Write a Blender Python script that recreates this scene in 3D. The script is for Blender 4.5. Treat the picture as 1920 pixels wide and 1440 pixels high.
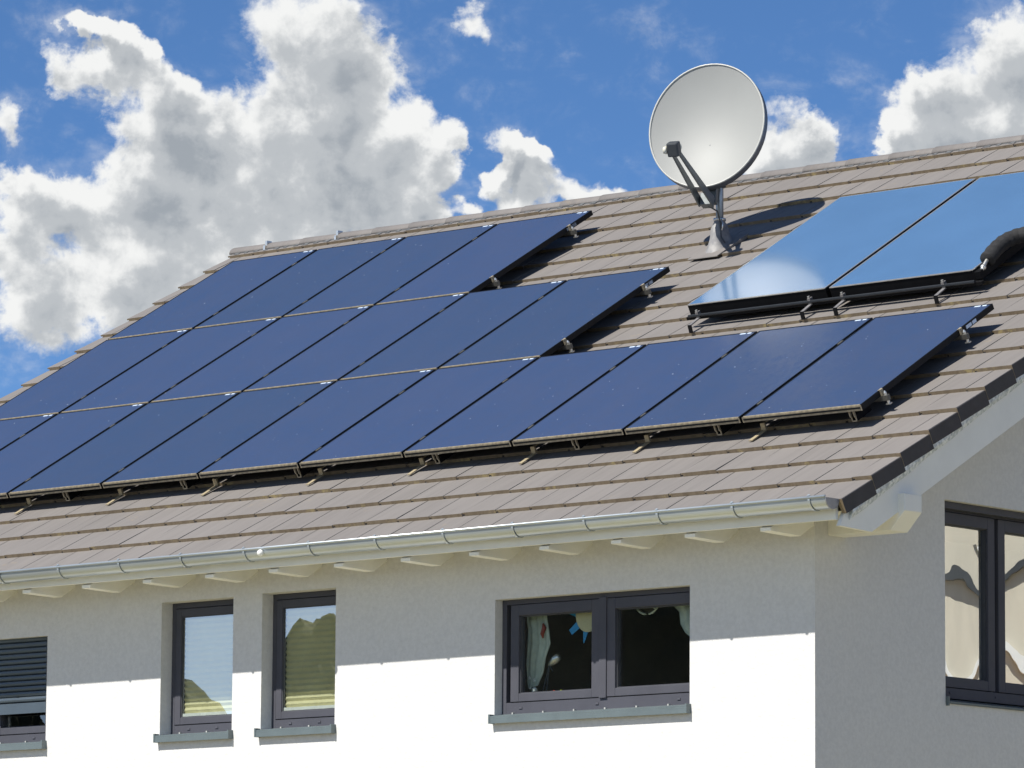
import bpy, bmesh, math, random
from mathutils import Vector, Matrix
from mathutils.noise import noise as noise3
R = math.radians
random.seed(7)
scene = bpy.context.scene
for o in list(bpy.data.objects): bpy.data.objects.remove(o)
COL = scene.collection

# ------------------------------------------------------------------ camera
ZO = 5.9                                   # height of the lower panel edge above the ground
AZ, EL, RO, FPX = 0.72142, 0.13736, 0.00687, 9337.2
fwd = Vector((-math.sin(AZ)*math.cos(EL), math.cos(AZ)*math.cos(EL), math.sin(EL)))
r0 = Vector((math.cos(AZ), math.sin(AZ), 0)); u0 = r0.cross(fwd)
cr = math.cos(RO)*r0 + math.sin(RO)*u0; cu = -math.sin(RO)*r0 + math.cos(RO)*u0
cam = bpy.data.cameras.new("camera"); cam.lens = FPX/1920*36; cam.sensor_width = 36
cam.clip_start = 1; cam.clip_end = 4000
camo = bpy.data.objects.new("camera", cam); COL.objects.link(camo)
M = Matrix((cr, cu, -fwd)).transposed().to_4x4(); M.translation = Vector((19.42336, -25.50617, -4.30217+ZO))
camo.matrix_world = M
scene.camera = camo

# ------------------------------------------------------------------ exposure
vs = scene.view_settings
vs.view_transform = 'Standard'; vs.look = 'None'; vs.gamma = 1; vs.use_curve_mapping = False
vs.exposure = 0.5

# ------------------------------------------------------------------ sun
SD = Vector((0.113, 0.639, -0.761)).normalized()       # direction the sunlight travels
sun = bpy.data.lights.new("sun", 'SUN'); sun.energy = 4.7; sun.angle = R(0.53); sun.color = (1, 0.96, 0.885)
suno = bpy.data.objects.new("sun", sun); COL.objects.link(suno)
suno.rotation_euler = (-SD).to_track_quat('Z', 'Y').to_euler(); suno.location = (0, -20, 40)

# ------------------------------------------------------------------ world: sky with clouds
world = bpy.data.worlds.new("World"); scene.world = world; world.use_nodes = True
world.cycles.sampling_method = 'MANUAL'; world.cycles.sample_map_resolution = 512
wt = world.node_tree; wt.nodes.clear()
CLOUDS = [(-2.488, 2.007, 0.798, 0.736, 0), (-1.87, 1.711, 0.583, 0.675, 0), (-2.232, 1.217, 0.798, 0.736, -20), (-1.676, 0.858, 0.798, 0.798, -30), (-1.061, 0.62, 0.583, 0.46, -25), (-0.693, 0.532, 0.215, 0.429, 0), (-3.206, 0.774, 1.411, 0.675, -5), (-3.88, 0.883, 0.675, 0.552, 0), (-2.465, 0.235, 1.963, 0.859, 0), (-3.869, 0.212, 1.043, 0.736, 0), (-1.606, 0.063, 0.92, 0.552, 0), (-4.959, -0.055, 1.288, 0.491, 5), (-3.248, -0.512, 1.84, 0.675, 0), (-5.507, -0.007, 0.675, 0.429, 0), (-4.942, -0.971, 1.472, 0.675, 0), (-5.477, -1.472, 0.675, 0.552, 0), (-3.846, -1.195, 1.227, 0.613, 0), (-5.736, -0.623, 0.491, 0.368, 0), (-0.993, -0.145, 0.429, 0.215, 0), (-4.009, 1.338, 0.46, 0.307, -10), (-4.564, 1.601, 0.429, 0.46, -55), (-4.997, 1.925, 0.368, 0.184, -30), (-4.772, 1.291, 0.429, 0.368, 0), (-5.796, 0.778, 0.276, 0.337, 0), (-0.521, 2.001, 0.329, 0.261, -20), (-0.142, 0.659, 0.309, 0.22, -25), (0.166, 0.447, 0.377, 0.309, -40), (0.536, 0.051, 0.756, 0.261, 5), (-0.016, 0.139, 0.309, 0.412, 0), (-0.504, -0.079, 0.171, 0.138, 0), (3.104, 0.665, 0.561, 0.561, -20), (3.41, 0.511, 0.449, 0.375, -30), (2.86, 0.391, 0.449, 0.449, 0), (5.424, 1.167, 0.898, 0.974, 20), (4.875, 0.929, 0.673, 0.523, 0), (5.732, 1.771, 0.523, 0.673, 0), (4.632, 1.175, 0.523, 0.375, 0), (5.116, 0.621, 0.974, 0.375, 0), (4.508, 0.627, 0.337, 0.262, 0), (-0.15, 0.4, 0.5, 0.12, 60), (0.25, 0.62, 0.25, 0.12, -30), (0.95, 0.02, 0.45, 0.14, 8), (4.3, 0.75, 0.2, 0.2, 0), (6.0, 0.9, 0.5, 0.9, 0), (3.55, 0.72, 0.3, 0.3, 0), (-4.6, 1.75, 0.75, 0.16, -20), (-5.2, 1.45, 0.25, 0.5, 20)]

def nd(t, typ, **kw):
    n = t.nodes.new(typ)
    for k, v in kw.items(): setattr(n, k, v)
    return n
def mth(t, op, a, b=None, c=None, clamp=False):
    n = nd(t, 'ShaderNodeMath', operation=op, use_clamp=clamp)
    for i, v in enumerate((a, b, c)):
        if v is None: continue
        if isinstance(v, (int, float)): n.inputs[i].default_value = v
        else: t.links.new(v, n.inputs[i])
    return n.outputs[0]
def vmth(t, op, a, b=None, s=None):
    n = nd(t, 'ShaderNodeVectorMath', operation=op)
    for i, v in enumerate((a, b)):
        if v is None: continue
        if isinstance(v, (tuple, list)): n.inputs[i].default_value = v
        else: t.links.new(v, n.inputs[i])
    if s is not None:
        if isinstance(s, (int, float)): n.inputs['Scale'].default_value = s
        else: t.links.new(s, n.inputs['Scale'])
    return n
def noise(t, vec, scale, detail=2, rough=0.5, dist=0.0, color=False):
    n = nd(t, 'ShaderNodeTexNoise'); n.inputs['Scale'].default_value = scale
    n.inputs['Detail'].default_value = detail; n.inputs['Roughness'].default_value = rough
    n.inputs['Distortion'].default_value = dist
    t.links.new(vec, n.inputs['Vector'])
    return n.outputs['Color' if color else 'Fac']
def maprange(t, v, a, b, c, d, smooth=True):
    n = nd(t, 'ShaderNodeMapRange', interpolation_type='SMOOTHSTEP' if smooth else 'LINEAR')
    for i, x in enumerate((v, a, b, c, d)):
        if isinstance(x, (int, float)): n.inputs[i].default_value = x
        else: t.links.new(x, n.inputs[i])
    return n.outputs[0]
def mixc(t, f, a, b):
    n = nd(t, 'ShaderNodeMix', data_type='RGBA')
    if isinstance(f, (int, float)): n.inputs[0].default_value = f
    else: t.links.new(f, n.inputs[0])
    for i, v in ((6, a), (7, b)):
        if isinstance(v, tuple): n.inputs[i].default_value = (*v[:3], 1)
        else: t.links.new(v, n.inputs[i])
    return n.outputs[2]

# node group: cloud density at a point of the sky given as (azimuth, elevation) degrees
cg = bpy.data.node_groups.new("cloud_density", 'ShaderNodeTree')
cg.interface.new_socket("P", in_out='INPUT', socket_type='NodeSocketVector')
cg.interface.new_socket("D", in_out='OUTPUT', socket_type='NodeSocketFloat')
gi = nd(cg, 'NodeGroupInput'); go = nd(cg, 'NodeGroupOutput')
P0 = gi.outputs[0]
w1 = vmth(cg, 'SUBTRACT', noise(cg, P0, 0.9, 3, 0.55, color=True), (0.5, 0.5, 0.5)).outputs[0]
w2 = vmth(cg, 'SUBTRACT', noise(cg, P0, 3.1, 4, 0.6, color=True), (0.5, 0.5, 0.5)).outputs[0]
PW = vmth(cg, 'ADD', P0, vmth(cg, 'SCALE', w1, s=0.75).outputs[0]).outputs[0]
PW = vmth(cg, 'ADD', PW, vmth(cg, 'SCALE', w2, s=0.42).outputs[0]).outputs[0]
PW = vmth(cg, 'MULTIPLY', PW, (1, 1, 0)).outputs[0]
acc = None
for (cx, cy, rx, ry, rot) in CLOUDS:
    m = nd(cg, 'ShaderNodeMapping', vector_type='TEXTURE')
    m.inputs['Location'].default_value = (cx, cy, 0); m.inputs['Rotation'].default_value = (0, 0, R(rot))
    m.inputs['Scale'].default_value = (rx*1.25, ry*1.25, 1)
    cg.links.new(PW, m.inputs[0])
    d = vmth(cg, 'DOT_PRODUCT', m.outputs[0], m.outputs[0]).outputs['Value']
    v = mth(cg, 'SUBTRACT', 1.0, d, clamp=True)
    acc = mth(cg, 'MULTIPLY', v, v) if acc is None else mth(cg, 'MULTIPLY_ADD', v, v, acc)
fb = noise(cg, P0, 2.2, 9, 0.62, 0.3)
fb2 = noise(cg, P0, 9.0, 6, 0.6, 0.2)
dd = mth(cg, 'MULTIPLY_ADD', mth(cg, 'SUBTRACT', fb, 0.5), 1.5, acc)
dd = mth(cg, 'MULTIPLY_ADD', mth(cg, 'SUBTRACT', fb2, 0.5), 0.36, dd)
dd = mth(cg, 'SUBTRACT', dd, 0.34)
cg.links.new(dd, go.inputs[0])

tc = nd(wt, 'ShaderNodeTexCoord'); sp = nd(wt, 'ShaderNodeSeparateXYZ'); wt.links.new(tc.outputs['Generated'], sp.inputs[0])
az = mth(wt, 'ARCTAN2', sp.outputs[0], sp.outputs[1]); el = mth(wt, 'ARCSINE', sp.outputs[2])
az = mth(wt, 'MULTIPLY_ADD', az, 57.29578*0.983, 41.334*0.983); el = mth(wt, 'MULTIPLY_ADD', el, 57.29578, -10.0)
cb = nd(wt, 'ShaderNodeCombineXYZ'); wt.links.new(az, cb.inputs[0]); wt.links.new(el, cb.inputs[1])
P = cb.outputs[0]
def dens(vec):
    g = nd(wt, 'ShaderNodeGroup'); g.node_tree = cg; wt.links.new(vec, g.inputs[0]); return g.outputs[0]
D0 = dens(P); D1 = dens(vmth(wt, 'ADD', P, (-0.05, 0.2, 0)).outputs[0])
alpha = maprange(wt, D0, -0.02, 0.60, 0.0, 1.0)
wisp = mth(wt, 'MULTIPLY', maprange(wt, D0, -0.50, 0.15, 0.0, 0.30), maprange(wt, noise(wt, vmth(wt, 'MULTIPLY', P, (0.8, 1.5, 1)).outputs[0], 1.1, 8, 0.6, 0.5), 0.42, 0.72, 0.0, 1.0))
alpha = mth(wt, 'MAXIMUM', alpha, wisp)
# unseen clouds and pale haze, added for the pane reflections and to brighten shaded walls (the half of the sky behind the photographer)
fr_ = maprange(wt, mth(wt, 'MULTIPLY_ADD', sp.outputs[0], -0.6, sp.outputs[1]), 0.05, -0.40, 0.0, 1.0)
lowe = maprange(wt, sp.outputs[2], 0.75, 0.05, 0.0, 1.0)
gn = noise(wt, vmth(wt, 'MULTIPLY', tc.outputs['Generated'], (1, 1, 2.2)).outputs[0], 2.6, 7, 0.55, 0.4)
alpha_f = mth(wt, 'MULTIPLY', fr_, mth(wt, 'MAXIMUM', maprange(wt, gn, 0.50, 0.60, 0.0, 0.9), maprange(wt, sp.outputs[2], 0.30, 0.0, 0.0, 0.8)))
alpha_f = mth(wt, 'MULTIPLY', alpha_f, lowe)
relief = mth(wt, 'SUBTRACT', D0, D1)
thick = maprange(wt, D0, 0.15, 1.9, 0.0, 1.0, False)
lowf = noise(wt, P, 0.75, 3, 0.5)
lit = mth(wt, 'MULTIPLY_ADD', relief, 0.50, mth(wt, 'MULTIPLY_ADD', thick, -0.78, 0.94))
lit = mth(wt, 'MULTIPLY_ADD', mth(wt, 'SUBTRACT', lowf, 0.5), 1.1, lit)
lit = mth(wt, 'MULTIPLY_ADD', mth(wt, 'SUBTRACT', noise(wt, P, 2.0, 8, 0.50, 0.15), 0.5), 1.1, lit, clamp=True)
ramp = nd(wt, 'ShaderNodeValToRGB'); wt.links.new(lit, ramp.inputs[0])
cr_ = ramp.color_ramp; cr_.interpolation = 'EASE'
cr_.elements[0].position = 0.05; cr_.elements[0].color = (0.25, 0.275, 0.305, 1)
cr_.elements[1].position = 0.95; cr_.elements[1].color = (0.64, 0.645, 0.64, 1)
e = cr_.elements.new(0.45); e.color = (0.36, 0.38, 0.40, 1)
sky = nd(wt, 'ShaderNodeTexSky', sky_type='NISHITA', sun_disc=False, sun_elevation=R(49.6), sun_rotation=R(190))
sky.altitude = 3000; sky.air_density = 0.75; sky.dust_density = 0.0; sky.ozone_density = 5.0
bg1 = nd(wt, 'ShaderNodeBackground'); bg1.inputs[1].default_value = 0.088
hs_ = nd(wt, 'ShaderNodeHueSaturation'); hs_.inputs['Saturation'].default_value = 1.10; wt.links.new(sky.outputs[0], hs_.inputs['Color']); wt.links.new(hs_.outputs[0], bg1.inputs[0])
bg2 = nd(wt, 'ShaderNodeBackground'); bg2.inputs[1].default_value = 1.0; wt.links.new(ramp.outputs[0], bg2.inputs[0])
bg3 = nd(wt, 'ShaderNodeBackground'); bg3.inputs[0].default_value = (0.72, 0.85, 1.03, 1)
mx = nd(wt, 'ShaderNodeMixShader'); wt.links.new(alpha, mx.inputs[0]); wt.links.new(bg1.outputs[0], mx.inputs[1]); wt.links.new(bg2.outputs[0], mx.inputs[2])
mx3 = nd(wt, 'ShaderNodeMixShader'); wt.links.new(alpha_f, mx3.inputs[0]); wt.links.new(mx.outputs[0], mx3.inputs[1]); wt.links.new(bg3.outputs[0], mx3.inputs[2])
wo = nd(wt, 'ShaderNodeOutputWorld'); wt.links.new(mx3.outputs[0], wo.inputs[0])

# ------------------------------------------------------------------ mesh helpers
PITCH = 0.52159; cp, spn = math.cos(PITCH), math.sin(PITCH)
HT = -0.1525                                    # tile surface below the panel plane
def rp(x, v, h): return Vector((x, v*cp - h*spn, v*spn + h*cp))
class MB:
    def __init__(s): s.v = []; s.f = []; s.m = []; s.mat = 0
    def add(s, vs, fs):
        b = len(s.v); s.v += [tuple(x) for x in vs]
        for f in fs: s.f.append([b+i for i in f]); s.m.append(s.mat)
        return s
    def hexa(s, p): return s.add(p, [(0,3,2,1),(4,5,6,7),(0,1,5,4),(1,2,6,5),(2,3,7,6),(3,0,4,7)])
    def box(s, x0, x1, y0, y1, z0, z1):
        return s.hexa([(x0,y0,z0),(x1,y0,z0),(x1,y1,z0),(x0,y1,z0),(x0,y0,z1),(x1,y0,z1),(x1,y1,z1),(x0,y1,z1)])
    def rbox(s, x0, x1, v0, v1, h0, h1):
        return s.hexa([rp(*t) for t in [(x0,v0,h0),(x1,v0,h0),(x1,v1,h0),(x0,v1,h0),(x0,v0,h1),(x1,v0,h1),(x1,v1,h1),(x0,v1,h1)]])
    def prism(s, poly, ext):
        n = len(poly); ext = Vector(ext); a = [Vector(p) for p in poly]
        fs = [tuple(range(n))[::-1], tuple(range(n, 2*n))] + [(i, (i+1) % n, n+(i+1) % n, n+i) for i in range(n)]
        return s.add(a + [p+ext for p in a], fs)
    def tube(s, pts, r, n=10, cap=True):
        pts = [Vector(p) for p in pts]; rings = []
        rr = r if isinstance(r, (list, tuple)) else [r]*len(pts)
        ref = Vector((0, 0, 1))
        for i, p in enumerate(pts):
            d = (pts[min(i+1, len(pts)-1)] - pts[max(i-1, 0)]).normalized()
            if abs(d.dot(ref)) > 0.97: ref = Vector((1, 0, 0))
            a = d.cross(ref).normalized(); b = a.cross(d)
            rings.append([p + (a*math.cos(2*math.pi*k/n) + b*math.sin(2*math.pi*k/n))*rr[i] for k in range(n)])
        vs = [q for g in rings for q in g]; fs = []
        for i in range(len(pts)-1):
            for k in range(n): fs.append((i*n+k, i*n+(k+1) % n, (i+1)*n+(k+1) % n, (i+1)*n+k))
        if cap: fs += [tuple(range(n))[::-1], tuple((len(pts)-1)*n+k for k in range(n))]
        return s.add(vs, fs)
    def build(s, name, mats, parent=None, off=(0, 0, 0), smooth=False, bevel=0):
        me = bpy.data.meshes.new(name)
        o = Vector(off); me.from_pydata([(a-o.x, b-o.y, c-o.z) for a, b, c in s.v], [], s.f)
        if not isinstance(mats, (list, tuple)): mats = [mats]
        for m in mats: me.materials.append(m)
        for p, mi in zip(me.polygons, s.m): p.material_index = min(mi, len(mats)-1); p.use_smooth = smooth
        me.update()
        ob = bpy.data.objects.new(name, me); COL.objects.link(ob)
        if parent: ob.parent = parent
        if bevel:
            md = ob.modifiers.new("bevel", 'BEVEL'); md.width = bevel; md.segments = 2; md.limit_method = 'ANGLE'; md.angle_limit = R(40)
        return ob
def empty(name, loc, rot=(0, 0, 0)):
    o = bpy.data.objects.new(name, None); COL.objects.link(o); o.location = loc; o.rotation_euler = rot; o.empty_display_size = 0.3
    return o
def tag(o, label=None, cat=None, group=None, kind=None):
    if label: o['label'] = label
    if cat: o['category'] = cat
    if group: o['group'] = group
    if kind: o['kind'] = kind
    return o
def copy_tree(o, parent=None):
    c = o.copy(); COL.objects.link(c); c.parent = parent
    for ch in list(o.children): copy_tree(ch, c)
    return c
def roof_thing(name, x, v, h, **kw):
    p = rp(x, v, h); return tag(empty(name, (p.x, p.y, p.z+ZO), (PITCH, 0, 0)), **kw)
ORD = ["rightmost", "second from the right", "third from the right", "fourth from the right", "fifth from the right",
       "sixth from the right", "seventh from the right", "eighth from the right", "ninth from the right", "leftmost"]

# ------------------------------------------------------------------ materials
def mat(name, col, rough=0.6, metal=0.0, spec=0.5, var=0.0, vscale=8, bump=0.0, bscale=60, bdist=0.01, coat=0.0, ior=None, col2=None, stretch=None):
    m = bpy.data.materials.new(name); m.use_nodes = True; t = m.node_tree; b = t.nodes['Principled BSDF']
    b.inputs['Base Color'].default_value = (*col, 1); b.inputs['Roughness'].default_value = rough
    b.inputs['Metallic'].default_value = metal; b.inputs['Specular IOR Level'].default_value = spec
    b.inputs['Coat Weight'].default_value = coat
    if ior: b.inputs['IOR'].default_value = ior
    tc = nd(t, 'ShaderNodeTexCoord'); vec = tc.outputs['Object']
    if stretch:
        mp = nd(t, 'ShaderNodeMapping'); mp.inputs['Scale'].default_value = stretch; t.links.new(vec, mp.inputs[0]); vec = mp.outputs[0]
    if var or col2:
        n = noise(t, vec, vscale, 5, 0.6)
        c2 = col2 or tuple(min(1, c*(1-var)) for c in col); c1 = col if col2 else tuple(min(1, c*(1+var)) for c in col)
        t.links.new(mixc(t, maprange(t, n, 0.3, 0.7, 0, 1), c1, c2), b.inputs['Base Color'])
    if bump:
        bn = nd(t, 'ShaderNodeBump'); bn.inputs['Strength'].default_value = bump; bn.inputs['Distance'].default_value = bdist
        t.links.new(noise(t, tc.outputs['Object'], bscale, 4, 0.65), bn.inputs['Height']); t.links.new(bn.outputs[0], b.inputs['Normal'])
    return m

STUCCO = mat("white_stucco", (0.635, 0.63, 0.62), 0.92, var=0.045, vscale=38, bump=0.6, bscale=42, bdist=0.006, spec=0.2)
WHITEPAINT = mat("white_painted_wood", (0.84, 0.83, 0.77), 0.5, var=0.03, vscale=4, bump=0.15, bscale=14, bdist=0.002)
ANTHRA = mat("anthracite_window_frame", (0.072, 0.073, 0.088), 0.55, spec=0.2, var=0.06, vscale=5, bump=0.1, bscale=200, bdist=0.0005)
SILLM = mat("grey_sill_metal", (0.115, 0.145, 0.155), 0.5, metal=0.1, var=0.08, vscale=6)
REVEALM = mat("window_rebate", (0.05, 0.052, 0.06), 0.6, var=0.1)
DARKVOID = mat("dark_underlay", (0.02, 0.02, 0.022), 0.9, var=0.2)
SHUTTER = mat("shutter_slats", (0.085, 0.11, 0.135), 0.4, metal=0.3, var=0.05, vscale=4)
BLIND = mat("yellow_blind", (0.74, 0.68, 0.42), 0.7, var=0.04, vscale=6)
BLINDRAIL = mat("white_blind_rail", (0.8, 0.8, 0.76), 0.5, var=0.02)
ROOM = mat("room_plaster", (0.6, 0.53, 0.46), 0.9, var=0.15, vscale=1.0)
ZINC = mat("zinc", (0.47, 0.51, 0.53), 0.33, metal=0.6, var=0.10, vscale=2.2, bump=0.1, bscale=9, bdist=0.003, stretch=(0.5, 3, 3))
ZINCDARK = mat("zinc_end_cap", (0.30, 0.31, 0.33), 0.5, metal=0.6, var=0.1)
FLASH = mat("lead_flashing", (0.85, 0.87, 0.86), 0.45, metal=0.2, col2=(0.36, 0.40, 0.42), vscale=34, bump=0.8, bscale=28, bdist=0.012)
VERGE = mat("dark_verge_tile", (0.035, 0.033, 0.037), 0.6, var=0.15, vscale=12, bump=0.2, bscale=120, bdist=0.002)
BLACK = mat("black_anodised_metal", (0.006, 0.007, 0.009), 0.5, spec=0.2, var=0.2, vscale=20)
BLACKMATTE = mat("black_coated_metal", (0.006, 0.006, 0.007), 0.65, spec=0.15, var=0.2, vscale=15)
ALU = mat("mill_aluminium", (0.72, 0.71, 0.67), 0.35, metal=0.85, var=0.1, vscale=20)
RAILM = mat("dull_dark_rail", (0.13, 0.125, 0.11), 0.5, metal=0.4, var=0.2, vscale=20)
ALUDUST = mat("dusty_aluminium", (0.42, 0.36, 0.25), 0.6, metal=0.3, col2=(0.22, 0.19, 0.14), vscale=30)
HOOKM = mat("rusty_dusty_steel", (0.50, 0.42, 0.27), 0.55, metal=0.4, col2=(0.36, 0.30, 0.2), vscale=25)
STICK = mat("pale_sticker", (0.62, 0.72, 0.85), 0.4, var=0.1, vscale=60)
CLIPM = mat("grey_plastic_clip", (0.4, 0.4, 0.38), 0.8, spec=0.1, var=0.1)
RUBBER = mat("black_foam_insulation", (0.016, 0.016, 0.017), 0.85, var=0.3, vscale=30, bump=0.6, bscale=40, bdist=0.01)
DISHM = mat("light_grey_dish_paint", (0.285, 0.29, 0.278), 0.52, var=0.02, vscale=3, spec=0.42)
DISHRIM = mat("dish_rim_paint", (0.42, 0.42, 0.39), 0.35, var=0.02)
DISHBACK = mat("dish_back_grey", (0.12, 0.13, 0.15), 0.5, var=0.05)
DISHARM = mat("dish_arm_grey_metal", (0.13, 0.145, 0.15), 0.42, metal=0.5, var=0.15, vscale=20)
LNBM = mat("dark_grey_plastic", (0.045, 0.05, 0.055), 0.5, var=0.1)
LNBCAP = mat("cream_plastic_cap", (0.62, 0.6, 0.5), 0.4, var=0.05)
MASTM = mat("galvanised_mast", (0.33, 0.36, 0.39), 0.35, metal=0.75, var=0.2, vscale=14)
BOOTM = mat("lead_mast_boot", (0.30, 0.29, 0.28), 0.65, metal=0.2, col2=(0.16, 0.16, 0.17), vscale=10)
CREAM = mat("cream_render", (0.60, 0.55, 0.44), 0.9, var=0.06, vscale=2)
TERRA = mat("terracotta", (0.46, 0.28, 0.15), 0.8, var=0.2, vscale=6)
GREYROOF = mat("grey_neighbour_roof", (0.13, 0.12, 0.12), 0.8, var=0.15, vscale=6)

def tile_mat(name, base, alt, lichen, edge=False):
    m = bpy.data.materials.new(name); m.use_nodes = True; t = m.node_tree; b = t.nodes['Principled BSDF']
    b.inputs['Roughness'].default_value = 0.62; b.inputs['Specular IOR Level'].default_value = 0.4
    tc = nd(t, 'ShaderNodeTexCoord'); geo = nd(t, 'ShaderNodeNewGeometry')
    mp = nd(t, 'ShaderNodeMapping'); mp.inputs['Scale'].default_value = (14, 0.9, 0.9); t.links.new(tc.outputs['Object'], mp.inputs[0])
    streak = noise(t, mp.outputs[0], 1.6, 5, 0.6)
    broad = noise(t, tc.outputs['Object'], 0.7, 4, 0.55)
    fine = noise(t, tc.outputs['Object'], 22, 5, 0.7)
    rnd = geo.outputs['Random Per Island']
    c = mixc(t, maprange(t, streak, 0.35, 0.68, 0, 1), base, alt)
    hs = nd(t, 'ShaderNodeHueSaturation'); t.links.new(c, hs.inputs['Color'])
    t.links.new(mth(t, 'ADD', mth(t, 'MULTIPLY_ADD', rnd, 0.07, 0.93), mth(t, 'MULTIPLY_ADD', broad, 0.2, -0.04)), hs.inputs['Value'])
    c = hs.outputs[0]
    big = noise(t, tc.outputs['Object'], 3.0, 6, 0.7)
    li = mth(t, 'MULTIPLY', maprange(t, big, 0.52 if edge else 0.60, 0.66 if edge else 0.72, 0, 1), maprange(t, fine, 0.42, 0.6, 0, 1))
    c = mixc(t, mth(t, 'MULTIPLY', li, 0.9 if edge else 0.5), c, lichen)
    t.links.new(c, b.inputs['Base Color'])
    bn = nd(t, 'ShaderNodeBump'); bn.inputs['Strength'].default_value = 0.35; bn.inputs['Distance'].default_value = 0.003
    t.links.new(noise(t, tc.outputs['Object'], 70, 4, 0.7), bn.inputs['Height']); t.links.new(bn.outputs[0], b.inputs['Normal'])
    return m
TILE = tile_mat("grey_concrete_tile", (0.188, 0.173, 0.162), (0.170, 0.156, 0.146), (0.28, 0.225, 0.15))
TILEEDGE = tile_mat("weathered_tile_nose", (0.225, 0.175, 0.115), (0.175, 0.133, 0.085), (0.42, 0.33, 0.15), edge=True)

# photovoltaic glass: blue cells behind a satin cover
def pv_mat():
    m = bpy.data.materials.new("blue_photovoltaic_glass"); m.use_nodes = True; t = m.node_tree; b = t.nodes['Principled BSDF']
    tc = nd(t, 'ShaderNodeTexCoord'); oi = nd(t, 'ShaderNodeObjectInfo')
    mp = nd(t, 'ShaderNodeMapping'); mp.inputs['Scale'].default_value = (2.2, 1.1, 1); t.links.new(tc.outputs['Object'], mp.inputs[0])
    off = vmth(t, 'ADD', mp.outputs[0], oi.outputs['Location']).outputs[0]
    n1 = noise(t, off, 1.5, 4, 0.6); n2 = noise(t, off, 14, 3, 0.6)
    c = mixc(t, maprange(t, n1, 0.3, 0.7, 0, 1), (0.038, 0.064, 0.134), (0.045, 0.067, 0.132))
    c = mixc(t, mth(t, 'MULTIPLY', maprange(t, n2, 0.35, 0.70, 0, 1), 0.6), c, (0.045, 0.062, 0.115))
    dirt = maprange(t, noise(t, off, 26, 1, 0.5), 0.79, 0.82, 0, 1)
    c = mixc(t, mth(t, 'MULTIPLY', dirt, 0.55), c, (0.5, 0.55, 0.6))
    hs = nd(t, 'ShaderNodeHueSaturation'); t.links.new(c, hs.inputs['Color']); t.links.new(mth(t, 'MULTIPLY_ADD', oi.outputs['Random'], 0.14, 0.93), hs.inputs['Value']); t.links.new(mth(t, 'MULTIPLY_ADD', oi.outputs['Random'], 0.006, 0.497), hs.inputs['Hue'])
    t.links.new(hs.outputs[0], b.inputs['Base Color'])
    b.inputs['Roughness'].default_value = 0.16; b.inputs['IOR'].default_value = 1.5
    t.links.new(maprange(t, n2, 0.3, 0.7, 0.12, 0.22), b.inputs['Roughness'])
    return m
PV = pv_mat()
# solar collector: flat, mirror-like glass over a blue selective absorber
COLL = mat("blue_absorber_under_glass", (0.105, 0.22, 0.40), 0.17, metal=0.0, coat=1.0, ior=2.8, var=0.05, vscale=1.5)
COLL.node_tree.nodes['Principled BSDF'].inputs['Coat Roughness'].default_value = 0.11

def glass_mat(name, refl, tint=(0.9, 0.95, 0.93), wave=0.0):
    m = bpy.data.materials.new(name); m.use_nodes = True; t = m.node_tree; t.nodes.clear()
    tr = nd(t, 'ShaderNodeBsdfTransparent'); tr.inputs[0].default_value = (*tint, 1)
    gl = nd(t, 'ShaderNodeBsdfGlossy'); gl.inputs['Roughness'].default_value = 0.0; gl.inputs[0].default_value = (0.95, 0.98, 1, 1)
    fr = nd(t, 'ShaderNodeFresnel'); gg = nd(t, 'ShaderNodeNewGeometry')
    t.links.new(mth(t, 'MULTIPLY_ADD', gg.outputs['Backfacing'], 1/1.5-1.5, 1.5), fr.inputs['IOR'])      # a thin pane: same mirror from both sides
    f = mth(t, 'MULTIPLY_ADD', fr.outputs[0], 1.5, refl, clamp=True)
    if wave:
        tc = nd(t, 'ShaderNodeTexCoord'); bn = nd(t, 'ShaderNodeBump'); bn.inputs['Strength'].default_value = 1; bn.inputs['Distance'].default_value = wave
        t.links.new(noise(t, tc.outputs['Object'], 2.2, 2, 0.4), bn.inputs['Height']); t.links.new(bn.outputs[0], gl.inputs['Normal'])
    mx = nd(t, 'ShaderNodeMixShader'); t.links.new(f, mx.inputs[0]); t.links.new(tr.outputs[0], mx.inputs[1]); t.links.new(gl.outputs[0], mx.inputs[2])
    out = nd(t, 'ShaderNodeOutputMaterial'); t.links.new(mx.outputs[0], out.inputs[0]); m.use_transparent_shadow = True
    return m
GLASS = glass_mat("window_glass", 0.30)
GLASSD = glass_mat("window_glass_clear", 0.09)
GLASSG = glass_mat("wavy_window_glass", 0.42, wave=0.0009)

# ------------------------------------------------------------------ ground
def ground_mat():
    m = bpy.data.materials.new("dry_lawn_and_gravel"); m.use_nodes = True; t = m.node_tree; b = t.nodes['Principled BSDF']
    tc = nd(t, 'ShaderNodeTexCoord')
    c = mixc(t, maprange(t, noise(t, tc.outputs['Object'], 0.4, 6, 0.6), 0.35, 0.65, 0, 1), (0.115, 0.12, 0.10), (0.15, 0.145, 0.12))
    t.links.new(c, b.inputs['Base Color']); b.inputs['Roughness'].default_value = 0.95
    return m
g = MB(); g.add([(-1500, -1500, 0), (1500, -1500, 0), (1500, 1500, 0), (-1500, 1500, 0)], [(0, 1, 2, 3)])
tag(g.build('ground', ground_mat()), kind='structure')
g = MB(); g.box(-13, 5, -7, 12, 0.0, 0.06)
tag(g.build('terrace', mat("yellow_sandstone_paving", (0.37, 0.325, 0.17), 0.9, var=0.1, vscale=2)), kind='structure')

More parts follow.
